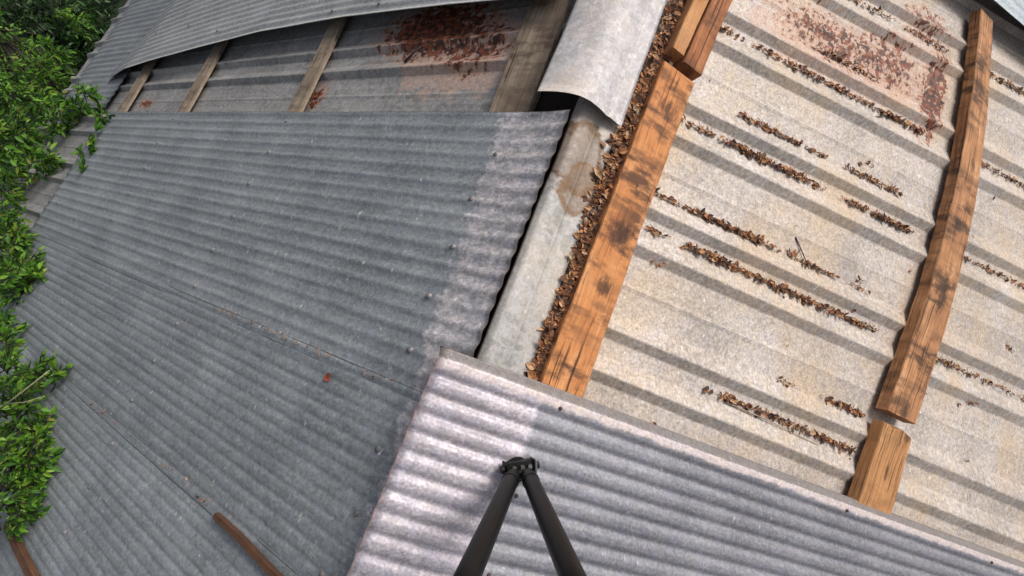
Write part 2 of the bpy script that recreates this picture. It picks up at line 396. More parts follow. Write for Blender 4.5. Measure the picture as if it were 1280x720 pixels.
# ------------------------------------------------------------------ old sheeting under everything
PER = 0.535; C0 = 0.298; OFF = -0.175
prof = [(0.100, 0.0), (0.094, 0.001), (0.032, 0.030), (0.026, 0.0315), (0.021, 0.030), (-0.010, 0.002), (-0.015, 0.0), (-0.075, 0.0), (-0.081, 0.001),
        (OFF + 0.036, 0.030), (OFF + 0.030, 0.0315), (OFF + 0.025, 0.030), (OFF - 0.008, 0.002), (OFF - 0.013, 0.0),
        (-0.300, 0.0), (-0.318, 0.004), (-0.336, 0.0)]
def old_rows(k0, k1, c0=C0):
    rows = []
    for k in range(k1, k0 - 1, -1):
        for (dt, h) in prof: rows.append((c0 + PER * k + dt, h))
    return rows[::-1]
def old_sheet(name, rows, F, s0, s1, mats, flip, nails):
    hh = dict(rows)
    import bisect
    ts = [r[0] for r in rows]
    def P(s, t):
        if t in hh: h = hh[t]
        else:
            i = max(1, min(len(ts) - 1, bisect.bisect(ts, t))); a, b = rows[i - 1], rows[i]
            h = a[1] + (b[1] - a[1]) * (t - a[0]) / (b[0] - a[0])
        return F(s, t, h + 0.004 * wob(s, t, 1.7, 3.0) + 0.0015 * wob(s, t, 6, 5))
    o_ = sheet(name, frange(s0, s1, 60), ts, P, mats, 0.0012, nails, flip, 0.009)
    o_.data.set_sharp_from_angle(angle=math.radians(11))
    return o_
o = old_sheet('old_roof_sheeting', old_rows(-6, 6), OR, 0.135, 5.2, [M_OLD_R, M_RUSTNAIL], False, [])
tag(o, 'old pale box ribbed roof sheeting with rust patch and leaf litter, beneath the orange battens', 'roof sheeting', 'old ribbed sheeting of both roof slopes')
o = old_sheet('old_roof_sheeting', old_rows(-6, 8, 0.50), WL, 0.24, 6.9, [M_OLD_L, M_RUSTNAIL], True, [])
tag(o, 'old grey ribbed roof sheeting with red rust, seen in the gap below the loose sheet', 'roof sheeting', 'old ribbed sheeting of both roof slopes')

# ------------------------------------------------------------------ ridge caps
def cap(name, prof_, t0, t1, mat, lift, label):
    # smooth the profile
    us = [0.0]
    for a, b in zip(prof_, prof_[1:]): us.append(us[-1] + math.hypot(b[0] - a[0], b[1] - a[1]))
    def P(u, t):
        i = 0
        while i < len(us) - 2 and us[i + 1] < u: i += 1
        f = (u - us[i]) / (us[i + 1] - us[i]); a, b = prof_[i], prof_[i + 1]
        x = a[0] + (b[0] - a[0]) * f; z = a[1] + (b[1] - a[1]) * f
        e = max(0.0, 1 - (t - t0) / 0.35)
        z += lift * e * e * math.exp(-(x / 0.09) ** 2) + 0.006 * wob(x * 4, t, 2.2, 8)
        return Vector((x + 0.004 * wob(x, t, 4, 2), t, H + z))
    S = []
    for a, b in zip(us, us[1:]): S += frange(a, b, 3)[:-1]
    S.append(us[-1])
    vs_uv = us[-1]
    o_ = sheet(name, S, frange(t0, t1, 60), P, [mat, M_RUSTNAIL], 0.0016, [])
    # uv u is measured from the apex so stains can be placed
    ap = us[max(range(len(prof_)), key=lambda i: prof_[i][1])]
    d = o_.data.uv_layers[0].data
    for q in d: q.uv = (q.uv[0] - ap, q.uv[1])
    tag(o_, label, 'ridge cap', 'ridge caps along the ridge')
    return o_
lowp = [(-0.033, 0.008), (-0.026, 0.023), (0.0, 0.034), (0.02, 0.031), (0.048, 0.018), (0.066, 0.005), (0.078, -0.007), (0.090, -0.007), (0.105, -0.010), (0.165, -0.040)]
cap('ridge_flashing', lowp, -2.9, 0.74, M_CAP, 0.0, 'lower rolled ridge cap with brown water stain, running beneath the scalloped sheet end')
upp = [(-0.195, 0.058), (-0.16, 0.073), (-0.115, 0.088), (-0.07, 0.097), (-0.02, 0.098), (0.03, 0.088), (0.07, 0.066), (0.095, 0.044), (0.106, 0.033), (0.118, 0.031), (0.175, -0.008)]
cap('ridge_flashing', upp, 0.60, 3.6, M_CAP_UP, 0.012, 'upper bright ridge cap with raised open end over a dark hollow')

# ------------------------------------------------------------------ battens
W_ORANGE = timber('orange_timber', (0.36, 0.13, 0.045), (0.58, 0.24, 0.085), (0.70, 0.34, 0.15), stain=(0.10, 0.045, 0.025), stain_lev=0.95, seed=1.3, knots=((0.80, 0.10, 0.05, 0.06), (0.18, 0.10, 0.06, 0.05), (-0.06, 0.11, 0.05, 0.035), (0.93, 0.095, 0.05, 0.006), (0.40, .09, .02, .006)))
W_UPL = timber('pale_orange_timber', (0.33, 0.14, 0.055), (0.50, 0.23, 0.09), (0.60, 0.31, 0.14), stain_lev=0.3, seed=2.9)
W_UPR = timber('brown_orange_timber', (0.18, 0.065, 0.028), (0.33, 0.12, 0.045), (0.48, 0.2, 0.08), stain_lev=0.6, seed=4.1)
W_RIGHT = timber('weathered_brown_timber', (0.17, 0.075, 0.035), (0.40, 0.185, 0.08), (0.62, 0.33, 0.16), stain_lev=0.85, seed=5.7, knots=((1.32, 0.10, 0.05, 0.03), (0.45, 0.12, 0.06, 0.012), (0.10, 0.13, 0.07, 0.04), (0.85, 0.12, 0.14, 0.05), (1.75, 0.12, 0.05, 0.02)))
W_SHORT = timber('yellow_brown_timber', (0.30, 0.13, 0.05), (0.46, 0.22, 0.085), (0.56, 0.29, 0.12), stain_lev=0.25, seed=6.6, knots=((-0.25, 0.13, 0.05, 0.016), (-0.06, 0.16, 0.07, 0.010), (-0.03, 0.21, 0.06, 0.03)))
W_GREY = timber('grey_timber', (0.12, 0.09, 0.065), (0.26, 0.20, 0.145), (0.40, 0.33, 0.25), stain_lev=0.5, seed=8.2)
W_WIDE = timber('mouldy_grey_brown_timber', (0.12, 0.09, 0.065), (0.22, 0.165, 0.12), (0.34, 0.27, 0.2), stain_lev=0.7, seed=9.4)
GB = 'battens laid on the old sheeting'
RB = 0.031
o = board('roof_batten', [(-1.9, 0.165, 0.355), (-0.5, 0.208, 0.398), (0.3, 0.226, 0.408), (1.0, 0.246, 0.429)], RB, RB + 0.045, WR, W_ORANGE, seed=1, rough=0.004)
# ragged top end: shear the far end to follow the photo's slanted cut
tag(o, 'long bright orange timber batten with dark stains beside the leaf filled ridge cap', 'batten', GB)
o = board('roof_batten', [(1.055, 0.246, 0.314), (1.30, 0.262, 0.335), (2.7, 0.375, 0.462)], RB + 0.008, RB + 0.075, WR, W_UPL, seed=2)
tag(o, 'pale narrow split plank above the long orange batten, on its ridge side', 'batten', GB)
o = board('roof_batten', [(1.035, 0.324, 0.434), (1.30, 0.345, 0.448), (2.7, 0.472, 0.580)], RB + 0.008, RB + 0.072, WR, W_UPR, seed=3)
tag(o, 'brown split plank above the long orange batten, on the side away from the ridge', 'batten', GB)
o = board('roof_batten', [(0.055, 2.122, 2.372), (0.75, 2.275, 2.505), (1.5, 2.362, 2.575), (2.2, 2.365, 2.55), (2.86, 2.305, 2.455)], RB, RB + 0.06, WR, W_RIGHT, seed=4, rough=0.006)
tag(o, 'long warped brown batten curving down the right half of the old sheeting', 'batten', GB)
o = board('roof_batten', [(-0.85, 1.93, 2.20), (-0.45, 2.036, 2.30), (-0.015, 2.118, 2.362)], RB, RB + 0.06, WR, W_SHORT, seed=5, rough=0.005, endj=0.02)
tag(o, 'short yellow brown batten with a dark knot, its lower end tucked under the pale sheet', 'batten', GB)
LB = 0.031
for (s0, w, lab, sd_) in ((1.90, 0.135, 'grey batten in the gap below the loose sheet, nearest the rust patch', 11), (3.39, 0.15, 'grey batten in the gap below the loose sheet, middle of the three narrow ones', 12), (4.60, 0.17, 'grey batten in the gap below the loose sheet, closest to the green branches', 13)):
    o = board('roof_batten', [(-2.6, s0 - 0.05, s0 - 0.05 + w), (0.55, s0 + 0.0, s0 + w), (2.6, s0 + 0.24, s0 + 0.24 + w)], LB, LB + 0.022, WL, W_GREY, seed=sd_)
    tag(o, lab, 'batten', GB)
o = board('roof_batten', [(-2.6, 0.17, 0.40), (0.55, 0.225, 0.445), (2.6, 0.36, 0.58)], LB, LB + 0.022, WL, W_WIDE, seed=14)
tag(o, 'wide mouldy grey brown plank under the left edge of the bright ridge cap', 'batten', GB)

W_BEAM = timber('gap_shade_timber', (0.012, 0.009, 0.007), (0.022, 0.016, 0.012), (0.035, 0.026, 0.02), stain_lev=0.3, seed=15.0)  # near-black colour stands in for the shade inside the crack and cap hollow
bm_ = board('gap_shade_beam', [(-2.9, -0.27, 0.14), (3.6, -0.27, 0.14)], -0.34, -0.14, lambda s_, t_, h_: Vector((s_, t_, H + h_)), W_BEAM, seed=20)  # added beam, wide enough to hide the lit ground below the gap
tag(bm_, 'near-black beam added under the ridge to darken the crack beside the scalloped sheet end', 'beam', None, 'thing')
# ------------------------------------------------------------------ corrugated sheets
PC = 0.0745; AMP = 0.0095
def corr(t, ph=0.0): return AMP * math.cos(2 * math.pi * (t - ph) / PC)
def rows_c(a, b): 
    n = max(4, int(round((b - a) / (PC / 10)))); return frange(a, b, n)
NEWH = 0.068
def flute(a, e_, inv):
    c = 0.5 + 0.5 * math.cos(a)
    sharp = (1 - (1 - c) ** 2.2) if inv else c ** 2.2        # rounded crest with a narrow groove, or a narrow crest in a wide trough
    return (2 * sharp - 1) * (1 - e_) + 1.7 * e_ * math.cos(a)
def new_left(a, b, dz, label, nails, seed, s0=0.0, pc=0.0735, am=0.7, mat=None, inv=False):
    def P(s, t):
        e_ = max(0.0, 1 - s / 0.16)
        h = NEWH + dz + am * AMP * flute(2 * math.pi * (t - b + 0.01) / pc, e_, inv) + 0.010 * e_ * e_ + 0.006 * wob(s, t, 1.1, seed) + 0.002 * wob(s, t, 5, seed + 1)
        edge = 0.004 * wob(t, 1, 9, seed) * max(0.0, 1 - s)
        return WL(s + edge, t, h)
    o = sheet('corrugated_sheet', frange(s0, 1.2, 40) + frange(1.2, 4.9, 60)[1:], frange(a, b, int((b - a) / pc * 10)), P, [mat, M_NAIL], 0.0014, nails, True)
    return tag(o, label, 'corrugated sheet', GS)
GS = 'corrugated sheets laid over the battens'
def nl(a, b, cols, seed, every=3):
    r = random.Random(seed); out = []
    k0 = int((a - 0.556) / PC) - 1
    for k in range(k0, k0 + 40):
        t = 0.556 + k * PC
        if a + 0.02 < t < b - 0.02:
            for c in cols:
                if (k + int(c * 10)) % every == 0: out.append((c + r.uniform(-0.02, 0.02), t))
    return out
new_left(-0.737, 0.551, 0.004, 'upper dull grey corrugated sheet, its top edge just below the exposed grey battens', nl(-0.72, 0.551, (0.30, 1.96, 3.45, 4.66), 1), 21.0, 0.0, 0.0735, 0.31, M_NEW_LS[0])
new_left(-1.475, -0.69, 0.002, 'middle dull corrugated sheet of the grey slope, with the small red leaf on it', nl(-1.45, -0.7, (0.24, 1.93, 3.42), 2), 22.0, -0.01, 0.054, 0.19, M_NEW_LS[1], True)
new_left(-2.215, -1.43, 0.000, 'dull corrugated sheet of the left slope with the loose brown lath along its upper seam', nl(-2.2, -1.45, (0.2, 1.9, 3.4), 3), 23.0, -0.01, 0.049, 0.16, M_NEW_LS[2], True)
new_left(-2.90, -2.17, -0.002, 'lowest dull corrugated sheet of the left slope, in the bottom left corner under the branches', nl(-2.9, -2.2, (0.2, 1.9, 3.4), 4), 24.0, -0.01, 0.047, 0.13, M_NEW_LS[3], True)

# loose sheet at the top of the left slope, its low edge curled and lifted
EDGE = [(-0.2, 1.13), (0.48, 1.164), (0.96, 1.20), (1.84, 1.232), (2.79, 1.221), (3.76, 1.141), (4.55, 1.065), (5.5, 0.955)]
def lerp(tab, x):
    if x <= tab[0][0]: return tab[0][1]
    for a, b in zip(tab, tab[1:]):
        if x <= b[0]: return a[1] + (b[1] - a[1]) * (x - a[0]) / (b[0] - a[0])
    return tab[-1][1]
def PT(s, v):
    e = lerp(EDGE, s)
    t = e + v * (1.0 + 0.0 * s)
    lift = 0.075 + 0.045 * math.exp(-((v) / 0.35) ** 2) - 0.12 * max(0, s - 5.0)
    return WL(s, t, lift + 0.65 * AMP * math.cos(2 * math.pi * v / PC) + 0.008 * wob(s, v, 1.3, 31))
rv = rows_c(0.0, 2.3)
o = sheet('corrugated_sheet', frange(0.25, 5.5, 80), rv, PT, [M_NEW_TOP, M_NAIL], 0.003, [(1.55, PC * 1.0), (2.0, PC), (3.5, PC * 2), (4.2, PC * 5), (0.9, PC * 3), (4.9, PC * 6)], True)
tag(o, 'loose blue grey corrugated sheet with a lifted curling edge, lying above the exposed battens', 'corrugated sheet', GS)
def PT2(s, t):
    return WL(s, t, 0.045 + 0.35 * AMP * math.cos(2 * math.pi * t / PC) + 0.015 * wob(s, t, 1.0, 33) - 0.16 * max(0, s - 6.2) ** 2)
o = sheet('corrugated_sheet', frange(5.15, 7.75, 30), rows_c(0.62, 4.2), PT2, [M_NEW_L, M_NAIL], 0.002, [], True)
tag(o, 'dark flattened corrugated sheet at the eave, between the loose sheet and the trees', 'corrugated sheet', GS)

# pale sheet in front, on the right slope
FGH = 0.105
def PF(s, v):
    # v = distance below the top edge
    t = -0.510 + 0.036 * s - v
    lip = -0.034 * max(0.0, 1 - v / 0.036) ** 1.2
    c = AMP * 0.66 * flute(2 * math.pi * (v - 0.066) / 0.066, 0.0, True)
    if v < 0.066: c = AMP * 0.75
    sag = -0.05 * max(0.0, (0.12 - s) / 0.3) ** 1.6 if s < 0.12 else 0.0
    return WR(s + 0.003 * wob(v, 0, 9, 44) * max(0, 1 - abs(s)), t, FGH + c + lip + sag + 0.006 * wob(s, v, 0.9, 41) + 0.0005 * wob(s, v, 6, 42))
rv = frange(0.0, 0.066, 12)[:-1] + rows_c(0.066, 2.3)
fn = [(0.30, 0.066), (0.25, 0.066 + 0.066 * 9), (0.25, 0.066 + 0.066 * 5), (1.93, 0.066), (2.02, 0.066 + 0.066 * 5), (3.2, 0.066)]
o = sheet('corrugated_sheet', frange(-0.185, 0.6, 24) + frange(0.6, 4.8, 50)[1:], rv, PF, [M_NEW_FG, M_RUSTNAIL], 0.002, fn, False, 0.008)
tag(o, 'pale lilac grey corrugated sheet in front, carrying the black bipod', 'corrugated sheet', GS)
# sheet at the top right corner
def PU(s, v):
    t = 2.515 + 0.172 * s + v
    return WR(s, t, 0.135 + 0.3 * AMP * math.cos(2 * math.pi * v / PC) + 0.004 * wob(s, v, 1.2, 51))
o = sheet('corrugated_sheet', frange(0.3, 4.6, 40), rows_c(0.0, 1.4), PU, [M_NEW_CORNER, M_NAIL], 0.003, [], False)
tag(o, 'pale blue corner of a corrugated sheet, over the top end of the warped batten', 'corrugated sheet', GS)

# ------------------------------------------------------------------ bipod on the pale sheet
M_BLACK = plain('black_painted_tube', (0.004, 0.004, 0.004), 0.5, 0.0, 0.3, 30)
M_BLACK.node_tree.nodes['Principled BSDF'].inputs['Specular IOR Level'].default_value = 0.25
M_GREYM = plain('dark_steel', (0.22, 0.22, 0.22), 0.35, 0.8)
ap = WR(0.214, -0.815, FGH + AMP)
nrm = Vector((SP, 0, CP))
bp = empty('bipod', ap)
tag(bp, 'black two legged bipod strut standing on the pale front sheet', 'bipod')
def loc(v): return v - ap
A_foot = ap + nrm * 0.035
for (px, py, ox) in ((584, 722, -0.022), (716, 722, 0.022)):
    end = px_point(px, py, 0.98); st_ = A_foot + ex * ox + ey * 0.0
    d = (end - st_); pts = [st_ + d * u for u in (0.0, 0.06, 0.12, 0.3, 0.6, 1.0, 1.35)]
    vs, fs = [], []
    tube_into(vs, fs, [loc(p) for p in pts], [0.017, 0.024, 0.0265, 0.0265, 0.027, 0.027, 0.027], 20)
    leg = link_mesh('leg', vs, fs, M_BLACK, bp)
    vs, fs = [], []
    tube_into(vs, fs, [loc(st_ + d * u) for u in (0.125, 0.145)], [0.0285, 0.0285], 20)
    link_mesh('collar', vs, fs, M_BLACK, leg, smooth=False)
def block(name, c, ax, ay, az, sx, sy, sz, mat, bev, par):
    bm = bmesh.new(); bmesh.ops.create_cube(bm, size=1.0)
    for v in bm.verts: v.co = Vector((v.co.x * sx, v.co.y * sy, v.co.z * sz))
    bmesh.ops.bevel(bm, geom=bm.edges[:], offset=bev, segments=2, affect='EDGES')
    mm = Matrix((ax, ay, az)).transposed()
    for v in bm.verts: v.co = mm @ v.co + c
    me = bpy.data.meshes.new(name); bm.to_mesh(me); bm.free(); me.materials.append(mat)
    o = bpy.data.objects.new(name, me); COL.objects.link(o); o.parent = par; return o
ay_ = (ey - nrm * ey.dot(nrm)).normalized(); ax_ = ay_.cross(nrm)
br = block('bracket', nrm * 0.02 + ay_ * 0.018, ax_, ay_, nrm, 0.095, 0.034, 0.036, M_BLACK, 0.005, bp)
for sx in (-1, 1):
    block('cheek_plate', nrm * 0.028 + ay_ * 0.016 + ax_ * 0.052 * sx, ax_, ay_, nrm, 0.007, 0.046, 0.05, M_GREYM if sx > 0 else M_BLACK, 0.002, bp)
for sx in (-0.026, 0.004, 0.032):
    vs, fs = [], []
    c = nrm * 0.038 + ay_ * 0.018 + ax_ * sx
    tube_into(vs, fs, [c, c + nrm * 0.008], [0.0085, 0.0085], 6)
    link_mesh('bolt', vs, fs, M_GREYM, br, smooth=False)
vs, fs = [], []
tube_into(vs, fs, [nrm * 0.03 - ax_ * 0.03 - ay_ * .004, nrm * 0.034 + ax_ * 0.03 - ay_ * .004], [0.02, 0.02], 16)
link_mesh('pivot_pin', vs, fs, M_BLACK, bp)
for sx in (-1, 1):
    vs, fs = [], []
    c = nrm * 0.03 + ay_ * 0.016 + ax_ * 0.056 * sx
    tube_into(vs, fs, [c, c + ax_ * sx * 0.004, c + ax_ * sx * 0.014], [0.006, 0.013, 0.012], 10)
    link_mesh('clamp_knob', vs, fs, M_BLACK, bp, smooth=False)
vs, fs = [], []
tube_into(vs, fs, [nrm * 0.0015, nrm * 0.006], [0.045, 0.042], 20)
link_mesh('foot_pad', vs, fs, M_BLACK, bp, smooth=False)

# ------------------------------------------------------------------ dead leaves, twigs, laths
M_LITTER = island_mat('dry_leaf_litter', ((0.0, (0.12, 0.038, 0.016)), (0.25, (0.28, 0.095, 0.036)), (0.55, (0.42, 0.165, 0.058)), (0.8, (0.54, 0.27, 0.11)), (1.0, (0.66, 0.46, 0.29))))
M_DEBRIS = island_mat('leaf_mould', ((0.0, (0.03, 0.014, 0.009)), (0.5, (0.10, 0.042, 0.02)), (1.0, (0.22, 0.09, 0.04))))
def litter(name, spots, label, lmin=0.012, lmax=0.032, twigs=0.12, seed=0, cat='leaf litter'):
    """spots: list of (world point, spread vector list, count, normal)"""
    r = random.Random(seed); vs, fs, mi = [], [], []
    for (p, nr, sp_s, sp_t, ds, dt, cnt) in spots:
        for _ in range(cnt):
            q = p + ds * r.gauss(0, sp_s) + dt * r.gauss(0, sp_t * (0.32 + 0.3 * abs(noise.noise(p * 6)))) + nr * (0.002 + abs(r.gauss(0, 0.0045)))
            d = (ds * r.uniform(-1, 1) + dt * r.uniform(-0.45, 0.45) + nr * r.uniform(-0.12, 0.16))
            n0 = len(fs)
            if r.random() < twigs:
                d2 = (ds * r.uniform(-1, 1) + dt * r.uniform(-0.5, 0.5) + nr * 0.1).normalized(); ln = r.uniform(0.02, 0.06)
                tube_into(vs, fs, [q - d2 * ln / 2, q + d2 * ln / 2 + nr * 0.004], [0.0011, 0.0007], 4)
            else:
                ln = lmin + (lmax - lmin) * r.random() ** 2.2 * 1.35
                leaf_into(vs, fs, q, d, nr + ds * r.uniform(-0.5, 0.5) + dt * r.uniform(-0.5, 0.5), ln, ln * r.uniform(0.35, 0.75), r.uniform(-0.5, 0.6))
            mi += [1 if r.random() < 0.35 else 0] * (len(fs) - n0)
    o = link_mesh(name, vs, fs, [M_LITTER, M_DEBRIS], mi=mi, smooth=False)
    return tag(o, label, cat, None, 'stuff')
nR_ = Vector((SP, 0, CP)); DS = Vector((CP, 0, -SP)); DT = Vector((0, 1, 0))
def line_spots(t0, s0, s1, dens, wt=0.006, gaps=0.3, seed=1, h=0.004):
    r = random.Random(seed); out = []; s = s0
    while s < s1:
        f = noise.noise(Vector((s * 5, t0 * 9, seed)))
        if f > gaps - 0.5:
            out.append((OR(s, t0, h), nR_, 0.012, wt, (DS + DT * fan(t0)).normalized(), DT, int(dens * 1.5 * (0.5 + max(0, 1.4 * f)) * r.uniform(0.5, 1.5))))
        s += 0.02
    return out
val = lambda k: C0 + PER * k - 0.050      # valley between the twin ribs
foot = lambda k: C0 + PER * k + 0.108     # upper foot of the pair
sp_ = []
sp_ += line_spots(val(2), 0.45, 1.95, 7, 0.006, 0.10, 1) + line_spots(val(2), 1.75, 2.12, 12, 0.010, -0.3, 2)
sp_ += line_spots(val(1), 0.46, 2.2, 5, 0.006, 0.3, 3) + line_spots(val(1), 0.6, 1.25, 12, 0.010, -0.1, 4) + line_spots(val(1), 1.85, 2.12, 14, 0.010, -0.4, 41)
sp_ += line_spots(val(0), 0.7, 2.05, 14, 0.012, -0.3, 5) + line_spots(val(0), 0.48, 0.75, 7, 0.009, 0.3, 6)
sp_ += line_spots(val(-1), 1.12, 2.05, 12, 0.012, -0.2, 7)
sp_ += line_spots(foot(1), 0.78, 1.2, 10, 0.010, -0.3, 8) + line_spots(foot(1), 1.25, 2.0, 6, 0.006, 0.45, 9)
sp_ += line_spots(foot(0), 0.45, 1.25, 7, 0.006, 0.1, 10) + line_spots(foot(0), 0.75, 1.1, 10, 0.009, -0.2, 11) + line_spots(foot(0), 1.3, 2.0, 5, 0.006, 0.4, 12)
sp_ += line_spots(foot(-1), 1.25, 2.05, 5, 0.008, 0.3, 13) + line_spots(foot(-1), 1.88, 2.07, 12, 0.012, -0.4, 14)
sp_ += line_spots(foot(2), 0.85, 1.6, 4, 0.005, 0.35, 15)
sp_ += line_spots(val(3), 0.9, 2.2, 5, 0.006, 0.2, 16)
for k_ in (0, 1, 2, 3): sp_ += line_spots(val(k_), 2.6, 3.9, 5, 0.008, 0.15, 20 + k_)
litter('leaf_litter', sp_, 'dry brown leaf litter lying in the valleys of the old ribbed sheeting', 0.009, 0.030, seed=5)
# between ridge cap and the orange batten
sp_ = []; t = -0.62; r = random.Random(3)
while t < 1.75:
    s = 0.186 + 0.02 * (t + 0.5) if t < 0.55 else 0.205 + 0.035 * (t - 0.5)
    cnt = 9
    if 0.3 < t < 0.66: cnt = 16; 
    wid = 0.013 if t < 0.1 else 0.020
    sp_.append((WR(s + (0.0 if t < .1 else -0.008), t, 0.035), nR_, wid, 0.012, DS, DT, cnt)); t += 0.0125
litter('leaf_litter', sp_, 'dry leaf litter packed between the ridge cap and the orange batten', 0.014, 0.04, 0.2, seed=8)
# leaf crumbs strewn on the flat pans
sp_ = []; r = random.Random(15)
for (s, t0, c) in ((1.32, 0.43, 8), (1.85, 0.44, 8), (2.55, 0.07, 9), (3.05, -0.5, 8), (3.0, -0.62, 6), (2.75, 0.9, 8), (1.72, 1.02, 7), (3.0, 0.12, 14), (2.55, .23, 14), (1.02, -.29, 8), (0.58, 0.12, 9), (3.35, 0.45, 10)):
    sp_.append((OR(s, t0, 0.004), nR_, 0.016, 0.010, DS, DT, c))
for _ in range(60):
    sp_.append((OR(r.uniform(0.5, 4), r.uniform(-0.5, 1.8), 0.004), nR_, 0.01, 0.01, DS, DT, 1))
litter('leaf_litter', sp_, 'stray crumbs of dead leaf scattered over the flat pans of the old sheeting', 0.012, 0.028, 0.1, seed=9)
# grey slope: grit and crumbs caught on the seams
nL_ = Vector((-SP, 0, CP)); DSL = Vector((-CP, 0, -SP))
sp_ = []; r = random.Random(25)
for _ in range(46):
    sp_.append((WL(r.uniform(0.3, 1.7), -0.70 + r.gauss(0, 0.008), NEWH + 0.012), nL_, 0.012, 0.004, DSL, DT, r.choice((1, 1, 2, 4))))
for _ in range(40):
    sp_.append((WL(r.uniform(0.9, 2.3), -1.44 + r.gauss(0, 0.008), NEWH + 0.012), nL_, 0.012, 0.004, DSL, DT, r.choice((1, 1, 2, 3))))
for _ in range(16):
    sp_.append((WL(r.uniform(1.2, 2.3), -2.18 + r.gauss(0, 0.01), NEWH + 0.012), nL_, 0.012, 0.004, DSL, DT, r.choice((1, 2))))
litter('leaf_litter', sp_, 'dark crumbs of dead leaf caught along the seams of the grey slope', 0.006, 0.015, 0.15, seed=10)

M_REDLEAF = island_mat('red_leaf', ((0.0, (0.42, 0.07, 0.03)), (1.0, (0.5, 0.1, 0.05))))
def one_leaf(p, d, nr, ln, wd, mat, label, curl=0.2):
    vs, fs = [], []
    leaf_into(vs, fs, Vector((0, 0, 0)), d, nr, ln, wd, curl)
    tube_into(vs, fs, [Vector((0, 0, 0)), -d.normalized() * ln * 0.3 + nr * 0.004], [0.0012, 0.0008], 5)
    o = link_mesh('fallen_leaf', vs, fs, mat); o.location = p
    return tag(o, label, 'fallen leaf')
one_leaf(WL(0.62, -0.79, NEWH + 0.012), DSL + DT * 0.4, nL_, 0.05, 0.034, M_REDLEAF, 'small bright red fallen leaf on the grey corrugated slope')
def twig(name, pts, r0, mat, label, fork=None):
    vs, fs = [], []; p0 = pts[0]
    tube_into(vs, fs, [p - p0 for p in pts], [r0 * (1 - 0.6 * i / (len(pts) - 1)) for i in range(len(pts))], 6)
    if fork: tube_into(vs, fs, [p - p0 for p in fork], [r0 * 0.6, r0 * 0.3][:len(fork)], 5)
    o = link_mesh(name, vs, fs, mat); o.location = p0
    return tag(o, label, 'twig')
M_TWIG = plain('dark_twig', (0.035, 0.025, 0.022), 0.8)
twig('twig', [OR(1.58, 1.24, .004), OR(1.70, 1.275, .008), OR(1.76, 1.30, .012)], 0.006, M_TWIG, 'dark forked twig on the pale sheeting below the rust patch', [OR(1.64, 1.27, .006), OR(1.73, 1.22, .01)])
twig('twig', [OR(1.32, 0.50, .004), OR(1.40, 0.43, .010), OR(1.47, 0.38, .004)], 0.0035, M_TWIG, 'thin dark twig on the pale sheeting between leaf lines', [OR(1.37, .46, .008), OR(1.35, .40, .004)])
twig('twig', [WL(1.22, 0.93, .02), WL(1.17, 1.0, .026), WL(1.14, 1.04, .022)], 0.009, M_TWIG, 'short dark stick on the old grey sheeting under the rust patch')
twig('twig', [OR(1.15, -.305, .006), OR(1.45, -.31, .014), OR(1.8, -.325, .006)], 0.0035, plain('pale_twig', (0.4, 0.3, 0.2), .8), 'pale thin twig lying in the lowest leaf filled valley of the old sheeting')

W_LATH = timber('dark_brown_lath', (0.05, 0.02, 0.010), (0.10, 0.042, 0.02), (0.16, 0.07, 0.03), stain_lev=0.3, seed=12.0)
def lath(pts, w, th, mat, label):
    vs, fs = [], []; p0 = pts[0]; uvs = []
    ax = (pts[-1] - pts[0]).normalized(); sd2 = ax.cross(nL_).normalized()
    L_ = (pts[-1] - pts[0]).length
    for i, p in enumerate(pts):
        for (a, b) in ((-w, 0), (w, 0), (w * 1.0, th * .8), (w * .8, th), (-w * .8, th), (-w, th * .8)):
            vs.append(p - p0 + sd2 * a + nL_ * b); uvs.append(((p - p0).length, a))
    for i in range(len(pts) - 1):
        for c in range(6):
            d = (c + 1) % 6; fs.append((i * 6 + c, i * 6 + d, i * 6 + 6 + d, i * 6 + 6 + c))
    fs.append((5, 4, 3, 2, 1, 0)); fs.append(tuple((len(pts) - 1) * 6 + c for c in range(6)))
    o = link_mesh('wooden_lath', vs, fs, mat, uvs=uvs, smooth=False); o.location = p0
    bm = bmesh.new(); bm.from_mesh(o.data); bmesh.ops.recalc_face_normals(bm, faces=bm.faces); bm.to_mesh(o.data); bm.free()
    return tag(o, label, 'lath', 'loose laths on the grey slope')
hh = NEWH + 0.011
lath([WL(0.885, -1.452, hh), WL(0.7, -1.455, hh), WL(0.5, -1.468, hh), WL(0.2, -1.48, hh)], 0.013, 0.020, W_LATH, 'reddish brown lath lying along the seam near the pale front sheet')
lath([WL(2.42, -2.17, hh), WL(2.2, -2.185, hh), WL(1.85, -2.20, hh)], 0.022, 0.025, W_LATH, 'reddish brown lath under the branches in the bottom left corner')

